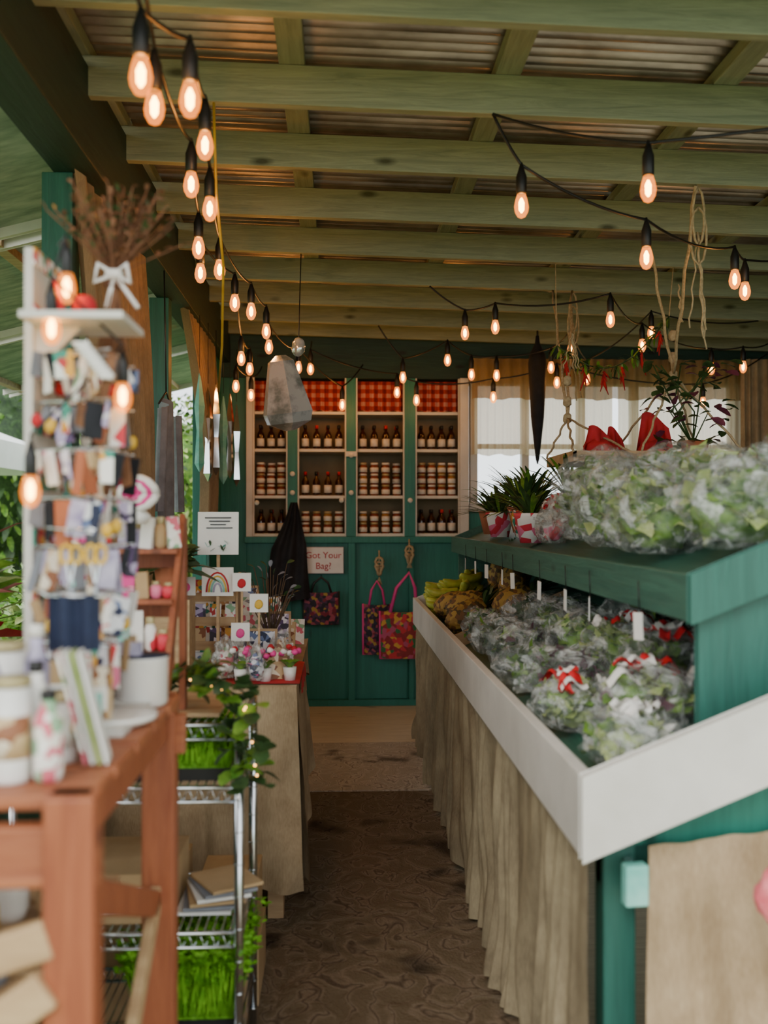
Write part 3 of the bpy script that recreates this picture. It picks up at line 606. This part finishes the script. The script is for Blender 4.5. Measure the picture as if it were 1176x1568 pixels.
b.box(-.63,-.62,3.86,3.99,.887,1.28,palew); b.box(-.40,-.39,3.86,3.99,.887,1.28,palew); b.done('greeting_card_rack',.001)
b=B(); b.box(-.52,-.40,3.78,3.785,1.20,1.31,paper)
for k,m in enumerate((redc,yel,tealc,lav)):
    b.tube([(-.46+(.042-.009*k)*math.cos(t/10*3.1416),3.777,1.215+(.075-.014*k)*math.sin(t/10*3.1416)) for t in range(11)],.0035,m,5)
b.box(-.465,-.455,3.786,3.79,.9,1.2,palew); b.box(-.5,-.42,3.77,3.82,.887,.9,palew); b.done('rainbow_print')
for x,z in((-.575,1.235),(-.365,1.25),(-.37,1.06),(-.30,1.17)):
    b=B(); b.box(x-.035,x+.035,3.75,3.756,z-.03,z+.04,paper); b.blob((x,3.748,z),(.016,.003,.018),[redc,pink,yel,lav][int(abs(x*100))%4],.3,3,1,2); b.box(x-.004,x+.004,3.757,3.763,.89,z+.03,palew); b.box(x-.03,x+.03,3.74,3.79,.888,.9,palew); b.done('small_art_tile')
pos=[(-.24,3.72,.10,.10,2),(-.33,3.70,.09,.12,0),(-.30,3.9,.1,.16,1),(-.22,4.0,.08,.10,4),(-.27,4.2,.12,.20,3),(-.36,4.1,.10,.28,0),(-.24,4.45,.10,.14,2),(-.32,4.6,.12,.24,4),(-.42,4.35,.12,.30,1),(-.20,4.75,.08,.12,0),(-.5,4.6,.14,.34,2),(-.6,4.2,.14,.3,4)]
for x,y,w,h,m in pos: cardstand('greeting_card_display',x,y,.89,w,h,PR[m],R.uniform(-20,20),-8,palew if m%2 else None)
b=B(); r=random.Random(5)
for k in range(3):
    x,y=-.36+.09*k,3.66+.02*k
    b.lathe([(.02,0),(.026,.05),(.022,.05)],(x,y,.889),ceramic,12)
    for i in range(22): t=r.uniform(0,6.28); b.leaf((x,y,.93),(math.cos(t),math.sin(t),1.2),.06,.02,green1,.2)
    for i in range(7): b.blob((x+r.uniform(-.035,.035),y+r.uniform(-.03,.03),.985+r.uniform(0,.03)),(.013,.013,.011),[pink,paper,redc][i%3],.3,4,i,2)
b.done('mini_flower_pots')
b=B(); r=random.Random(8); b.lathe([(.045,0),(.06,.12),(.055,.12)],(-.62,3.66,1.2),terr,14); b.box(-.70,-.54,3.6,3.75,.889,1.2,palew)
for i in range(80): t=r.uniform(0,6.28); b.leaf((-.62,3.66,1.3),(math.cos(t),math.sin(t),r.uniform(.1,1.8)),.2*r.uniform(.6,1.2),.05,green2,.4,r)
b.done('dark_leaf_houseplant')
b=B(); r=random.Random(12); b.lathe([(.03,0),(.045,.05),(.03,.12),(.035,.13)],(-.27,3.95,.889),ceramic,14)
for i in range(36):
    t=r.uniform(0,6.28); q=(-.27+.11*math.cos(t)*r.random(),3.95+.06*math.sin(t),1.10+r.uniform(0,.22)); b.tube([(-.27,3.95,1.0),q],.0018,bark,5); b.leaf(q,(math.cos(t),0,.6),.035,.022,greyc if i%2 else green2,.2,r)
b.done('twig_vase')
for k,(x,y,s) in enumerate(((-.42,3.68,.07),(-.30,3.64,.06),(-.22,3.85,.07),(-.38,3.80,.08))):
    produce('cellophane_gift_bag',(x,y,.89+s*1.15),(s*.7,s*.6,s*1.2),[PR[k%5],PR[(k+2)%5],pink],k+90,14,lw=.05)

# ------------------------------------------------------------ chrome wire rack with microgreens
b=B(); X0,X1,Y0,Y1=-.80,-.245,2.45,2.86
for x in(X0,X1):
    for y in(Y0,Y1):
        b.tube([(x,y,.012 if x>-.6 else 0),(x,y,1.0)],.0125,chrome,10)
        for k in range(12): b.tube([(x,y,.08+k*.08),(x,y,.083+k*.08)],.0138,chrome,10)
for z in(.985,.83,.47,.20):
    for y in(Y0,Y1): b.tube([(X0,y,z),(X1,y,z)],.006,chrome); b.tube([(X0,y,z-.035),(X1,y,z-.035)],.005,chrome)
    for x in(X0,X1): b.tube([(x,Y0,z),(x,Y1,z)],.006,chrome); b.tube([(x,Y0,z-.035),(x,Y1,z-.035)],.005,chrome)
    for y in(Y0,Y1):
        for i in range(20): b.tube([(X0+(X1-X0)*i/20,y,z-.035),(X0+(X1-X0)*(i+.5)/20,y,z),(X0+(X1-X0)*(i+1)/20,y,z-.035)],.002,chrome,5)
    for i in range(1,26): x=X0+(X1-X0)*i/26; b.tube([(x,Y0,z+.003),(x,Y1,z+.003)],.0022,chrome,5)
b.done('chrome_wire_rack')
def micro(x0,x1,y0,y1,z,h,seed,n=1500):
    r=random.Random(seed); b=B(); b.box(x0,x1,y0,y1,z,z+.03,black); b.box(x0+.005,x1-.005,y0+.005,y1-.005,z+.02,z+.035,mossg)
    for i in range(n):
        x=r.uniform(x0,x1);y=r.uniform(y0,y1) if i%3 else y0+abs(r.gauss(0,.02)); t=r.uniform(0,6.28); hh=h*r.uniform(.6,1.1)
        b.leaf((x,y,z+.03),(.35*math.cos(t),.35*math.sin(t),1),hh,.006,mossg,0)
        for q in range(2): b.leaf((x+.35*hh*math.cos(t),y+.35*hh*math.sin(t),z+.03+hh),(math.cos(t+q*3),math.sin(t+q*3),.3),.017,.014,mossg,0,r)
    b.done('microgreens_tray')
micro(-.55,-.27,2.48,2.82,.84,.08,1,2200); micro(-.78,-.57,2.48,2.82,.84,.05,2,700); micro(-.50,-.26,2.48,2.82,.21,.17,3,2200)
b=B(); b.box(-.7,-.42,2.5,2.8,.476,.60,card); b.box(-.66,-.46,2.495,2.5,.50,.57,paper)
for k in range(6): b.cbox((-.345+.01*k,2.62,.482+.012*k),(.14,.16,.008),[paper,greyc,card][k%3],(0,0,6*k))
b.done('boxes_and_leaflets')
b=B(); b.box(-.72,-.46,2.95,3.3,.0,.22,card); b.box(-.70,-.48,2.97,3.28,.221,.42,card); b.box(-.6,-.53,2.945,2.95,.28,.33,paper)
b.box(-.44,-.24,3.0,3.3,.013,.2,card); b.box(-.43,-.25,3.02,3.28,.201,.38,card); b.box(-.38,-.30,2.995,3.0,.06,.14,greyc); b.done('cardboard_carton',.002)
b=B(); r=random.Random(4); vine=[Vector((-.62,2.9,1.14)),Vector((-.5,2.75,1.07)),Vector((-.42,2.62,1.05)),Vector((-.33,2.52,1.09)),Vector((-.25,2.44,1.04)),Vector((-.225,2.40,.92)),Vector((-.22,2.42,.84))]
b.tube(vine,.003,green2,5)
for a,c in zip(vine,vine[1:]):
    for i in range(26):
        p=a.lerp(c,r.random())+Vector((r.uniform(-.04,.04),r.uniform(-.04,.04),r.uniform(-.02,.05))); b.leaf(p,(r.uniform(-1,1),r.uniform(-1,1),r.uniform(-.4,.6)),.05,.045,green2 if i%3 else green1,.3,r)
    for i in range(3): b.blob(a.lerp(c,r.random())+Vector((r.uniform(-.03,.03),-.03,r.uniform(0,.05))),(.003,)*3,fairy,0,1,0,1)
b.box(-.75,-.3,2.5,2.82,.995,1.005,palew); b.done('ivy_garland_with_fairy_lights')

# ------------------------------------------------------------ near wooden rack
b=B(); PX=((-.345,1.30),(-.362,2.02),(-.88,1.30),(-.88,2.02)); w=.033
for x,y in PX: b.box(x-w,x+w,y-w*.8,y+w*.8,.014 if x>-.6 else 0,1.14,redw)
for y in(1.30,2.02):
    b.box(-.91,-.31,y-.015,y+.015,1.02,1.10,redwX); b.box(-.91,-.33,y-.012,y+.012,.32,.37,redwX)
for x in(-.355,-.88):
    b.box(x-.012,x+.012,1.33,1.99,1.05,1.11,redw); b.box(x-.012,x+.012,1.33,1.99,.32,.36,redw)
b.beam((-.35,1.32,1.00),(-.365,2.0,.72),.02,.05,redw); b.beam((-.35,1.32,.38),(-.365,2.0,.74),.02,.05,palew); b.beam((-.35,1.32,.70),(-.365,2.0,.32),.02,.05,redw)
b.beam((-.88,1.28,.80),(-.37,1.28,.96),.02,.05,palew); b.beam((-.88,1.27,.55),(-.37,1.27,.90),.02,.05,palew)
for k in range(5):
    b.box(-.91,-.32,1.29+.15*k,1.42+.15*k,1.12,1.14,redwX); b.box(-.91,-.44,1.29+.15*k,1.42+.15*k,.755,.775,palew); b.box(-.91,-.38,1.29+.15*k,1.42+.15*k,.22,.24,palew)
b.done('red_wood_display_rack',.004)
T=1.141
def enamel(x,y,z,s=1,m=ceramic):
    b=B(); b.lathe([(.040*s,0),(.046*s,.006),(.047*s,.085*s),(.050*s,.09*s),(.044*s,.088*s),(.042*s,.01)],(x,y,z),m,20)
    b.tube([(x-.045*s,y,z+.07*s),(x-.075*s,y,z+.065*s),(x-.078*s,y,z+.03*s),(x-.046*s,y,z+.02*s)],.006,m); b.lathe([(.0475*s,0),(.051*s,.003)],(x,y,z+.088*s),navy,20); b.done('enamel_mug')
enamel(-.375,1.90,T,1.05); enamel(-.50,1.93,T,.8)
b=B(); b.lathe([(.045,0),(.07,.012),(.072,.02),(.05,.014)],(-.385,1.72,T),ceramic,20); b.done('small_white_dish')
for k,(x,y,h,m) in enumerate(((-.43,1.42,.15,ceramic),(-.49,1.40,.19,lav),(-.46,1.52,.19,lav),(-.56,1.5,.22,PR[1]),(-.40,1.55,.10,ceramic),(-.60,1.7,.2,PR[3]),(-.395,1.36,.12,PR[0]))):
    b=B(); b.lathe([(.016,0),(.02,.01),(.02,h*.7),(.010,h*.85),(.010,h*.93)],(x,y,T),m,14); b.lathe([(.011,0),(.011,h*.1)],(x,y,T+h*.93),[black,orange,lidw][k%3],12); b.done('lotion_bottle')
for k,(x,y,h,rr) in enumerate(((-.445,1.36,.13,.024),(-.50,1.50,.16,.026),(-.41,1.47,.09,.024))):
    b=B(); b.lathe([(rr,0),(rr*1.05,.006),(rr*1.05,h),(rr*.95,h)],(x,y,T),ceramic,16); b.lathe([(rr*1.12,0),(rr*1.12,.012)],(x,y,T+h),lid,16); b.lathe([(rr*1.06,0),(rr*1.06,h*.45)],(x,y,T+h*.25),PR[(k+2)%5],16); b.done('candle_jar')
b=B()
for k in range(4): b.cbox((-.355-.010*k,1.45,T+.085),(.004,.055,.165),[paper,green3,paper,PR[0]][k],(0,-14,8))
b.done('leaning_booklets')
for k in range(20):
    x=-.48+R.uniform(-.1,.10); y=R.uniform(1.56,2.0); h=R.uniform(.05,.13)
    b=B(); b.box(x-.022,x+.022,y-.012,y+.012,T,T+h,[PR[k%5],orange,card,stripes,PR[2],lav,tealc][k%7]); b.box(x-.018,x+.018,y-.014,y-.012,T+h*.3,T+h*.7,paper); b.done('boxed_soap',.003)
for k in range(18):
    z=.776 if k%2 else .241; x=R.uniform(-.85,-.48); y=R.uniform(1.4,1.95); h=R.uniform(.06,.18)
    b=B(); b.lathe([(.028,0),(.036,.02),(.036,h*.7),(.02,h*.85)],(x,y,z),[yel,greyc,blackcloth,ceramic,card][k%5],12); b.lathe([(.022,0),(.022,.015)],(x,y,z+h*.85),[lid,black][k%2],12); b.done('storage_canister')
b=B(); b.box(-.555,-.54,1.76,1.95,T,1.98,whiteP)
for z in [1.25+.1*k for k in range(8)]: b.box(-.54,-.536,1.76,1.95,z,z+.03,PR[4])
b.box(-.57,-.35,1.62,1.96,T,T+.015,whiteP); b.box(-.54,-.365,1.68,1.86,1.84,1.852,whiteP)
b.prism([(-.54,1.76),(-.54,1.84),(-.46,1.84)],'Y',1.77,1.785,whiteP)
r=random.Random(21)
for k in range(7):
    z=1.74-.085*k
    for y in(1.70,1.77,1.84,1.9):
        b.tube([(-.54,max(y,1.77),z+.05),(-.39,y,z+.05)],.0025,chrome,6)
        for i in range(6):
            x=-.515+.024*i; hh=r.uniform(.035,.085)
            if r.random()<.78: b.cbox((x,y+r.uniform(-.008,.008),z+.045-hh/2),(r.uniform(.012,.034),.003,hh),[PR[1],PR[3],lav,greyc,blackcloth,PR[0],PR[2],greyc,card,terr,stripes,PR[4],dried,paper,blackcloth][r.randrange(15)],(r.uniform(-12,12),r.uniform(-18,18),r.uniform(-60,60)))
            else: b.blob((x,y,z+.03-hh*.5),(.010,.008,.013),[redc,yel,ceramic,tealc][i%4],.2,3,i,2); b.tube([(x,y,z+.04-hh*.5),(x,y,z+.05)],.001,black,4)
b.blob((-.45,1.76,1.875),(.022,.022,.022),redc,.1,3,1,2); b.lathe([(.02,0),(.012,.03),(.002,.06)],(-.49,1.72,1.852),redc,12)
b.tube([(-.44+.012*math.cos(t*.9)+.0007*t,1.69+.012*math.sin(t*.9),1.80-t*.0009) for t in range(70)],.004,paper,5)
b.done('accessory_display_tower',.001)
for x,z in((-.435,1.44),(-.395,1.44)):
    b=B(); y=1.62
    for s in(-1,1):
        b.tube([(x+s*.008+.009*math.cos(t/8*6.28),y,z-.0+.016*math.sin(t/8*6.28)) for t in range(9)],.0035,yel,6); b.beam((x+s*.006,y,z-.015),(x-s*.004,y,z-.075),.003,.006,chrome)
    b.tube([(x,y,z+.015),(x,y,z+.04)],.0015,black,5); b.tube([(x,y,z+.04),(-.54,1.77,z+.045)],.0022,chrome,5); b.done('small_scissors')
b=B(); b.grid(lambda u,v:(-.46+.08*u,1.58+.01*math.sin(u*14),1.375-.09*v+.004*math.sin(u*9)),14,8,navy); b.tube([(-.54,1.77,1.375),(-.46,1.585,1.375),(-.37,1.585,1.375)],.003,chrome); b.done('navy_cloth_pouch')
string('globe_light_strand',(-.50,1.78,1.99),[(-.47,1.72,1.90),(-.49,1.70,1.825),(-.38,1.75,1.715),(-.50,1.62,1.545)],(-.54,1.78,1.5),.01,.55,.0025)
b=B(); r=random.Random(31); c=Vector((-.44,1.95,1.98))
for i in range(90):
    d=Vector((r.gauss(.1,.4),r.gauss(0,.3),.8)).normalized(); L=r.uniform(.08,.19); q=c+d*L; b.tube([c-d*.03,c+d*L*.5,q],.0014,dried,4)
    for k in range(4): b.leaf(q-d*.02*k,(r.uniform(-1,1),r.uniform(-1,1),r.uniform(0,1)),.024,.010,dried if i%3 else green2,.2,r)
for i in range(30): d=Vector((r.gauss(0,.15),r.gauss(0,.15),-1)); b.tube([c,c+d*.16],.002,dried,4)
b.blob(c,(.02,.02,.012),paper,.3,4,1,2)
for s in(-1,1): b.tube([c,c+Vector((s*.028,-.02,.015)),c+Vector((s*.035,-.02,-.02)),c],.005,paper,6); b.tube([c,c+Vector((s*.03+.02,-.02,-.07))],.005,paper,6)
b.tube([c,c+Vector((0,0,-.838))],.006,palew); b.done('dried_flower_bundle')
b=B()
for k,(z,yy) in enumerate(((1.05,2.25),(1.17,2.32),(1.29,2.39),(1.41,2.46))):
    b.box(-.68,-.40,yy,yy+.10,z,z+.012,redw); b.box(-.68,-.40,yy+.1,yy+.11,z-.04,z+.03,redw)
for x in(-.69,-.40): b.beam((x,2.24,.99),(x,2.56,1.50),.014,.04,redw); b.box(x-.008,x+.008,2.54,2.58,1.006,1.5,redw)
r=random.Random(77)
for k,(z,yy) in enumerate(((1.062,2.25),(1.182,2.32),(1.302,2.39),(1.422,2.46))):
    for i in range(9):
        x=-.665+.031*i; h=r.uniform(.04,.10); m=[stripes,PR[0],tealc,redc,PR[4],orange,paper,pink,card,yel,stripes,lav][r.randrange(12)]
        if r.random()<.6: b.cbox((x,yy+.04,z+h/2),(.03,.035,h),m,(r.uniform(-8,8),r.uniform(-6,6),r.uniform(-25,25)))
        else: b.lathe([(.010,0),(.015,.008),(.015,h*.6),(.009,h*.75)],(x,yy+.045,z),m,12); b.lathe([(.010,0),(.010,h*.2)],(x,yy+.045,z+h*.75),lid,10)
b.done('tiered_craft_display',.001)
b=B()
for k in range(4): b.tube([(-.50+(.055-.012*k)*math.cos(t/16*6.28),2.42-.012*math.sin(t),1.56+(.038-.008*k)*math.sin(t/16*6.28)) for t in range(17)],.011,pink if k%2 else ceramic,7)
b.lathe([(.03,0),(.04,.02),(.02,.04)],(-.50,2.44,1.485),ceramic,14); b.done('striped_pottery_swirl')
b=B()
b.grid(lambda u,v:(-.86+.03*math.sin(u*12),4.95+.45*(u-.5)*(.5+.5*min(1,v*3)),2.1-.95*v-.12*abs(u-.5)*(1-v)),24,20,greyc)
for s in(-1,1): b.grid(lambda u,v:(-.84+.03*math.sin(u*6),4.95+s*(.2+.10*v)+.07*(u-.5),2.03-.5*v),8,10,greyc)
b.tube([(-.86,4.75,2.05),(-.86,4.95,2.13),(-.86,5.15,2.05)],.005,black); b.tube([(-.86,4.95,2.13),(-.87,4.95,2.74)],.004,black); b.done('hanging_grey_shirt')

# ------------------------------------------------------------ world / light
w=bpy.data.worlds.new('overcast'); bpy.context.scene.world=w; w.use_nodes=True; nt=w.node_tree; bg=nt.nodes['Background']
tc=nt.nodes.new('ShaderNodeTexCoord'); n=nt.nodes.new('ShaderNodeTexNoise'); n.inputs['Scale'].default_value=2
nt.links.new(tc.outputs['Generated'],n.inputs['Vector'])
nt.links.new(ramp(nt,n.outputs['Fac'],[(.3,(.80,.88,.92,1)),(.7,(1,1,.98,1))]),bg.inputs['Color']); bg.inputs['Strength'].default_value=2.7
s=bpy.data.lights.new('hazy_sun','SUN'); s.energy=1.5; s.angle=math.radians(25); s.color=(1,.96,.9)
so=bpy.data.objects.new('hazy_sun',s); so.rotation_euler=(math.radians(48),math.radians(-25),0); bpy.context.collection.objects.link(so)
cam=bpy.data.cameras.new('camera'); cam.sensor_fit='VERTICAL'; cam.sensor_height=36; cam.sensor_width=27; cam.lens=34.4
co=bpy.data.objects.new('camera',cam); co.location=(0,0,1.5); co.rotation_euler=(math.radians(90.34),0,math.radians(-2.71))
cam.dof.use_dof=True; cam.dof.focus_distance=4.8; cam.dof.aperture_fstop=2.0; cam.clip_start=.05
bpy.context.collection.objects.link(co); bpy.context.scene.camera=co
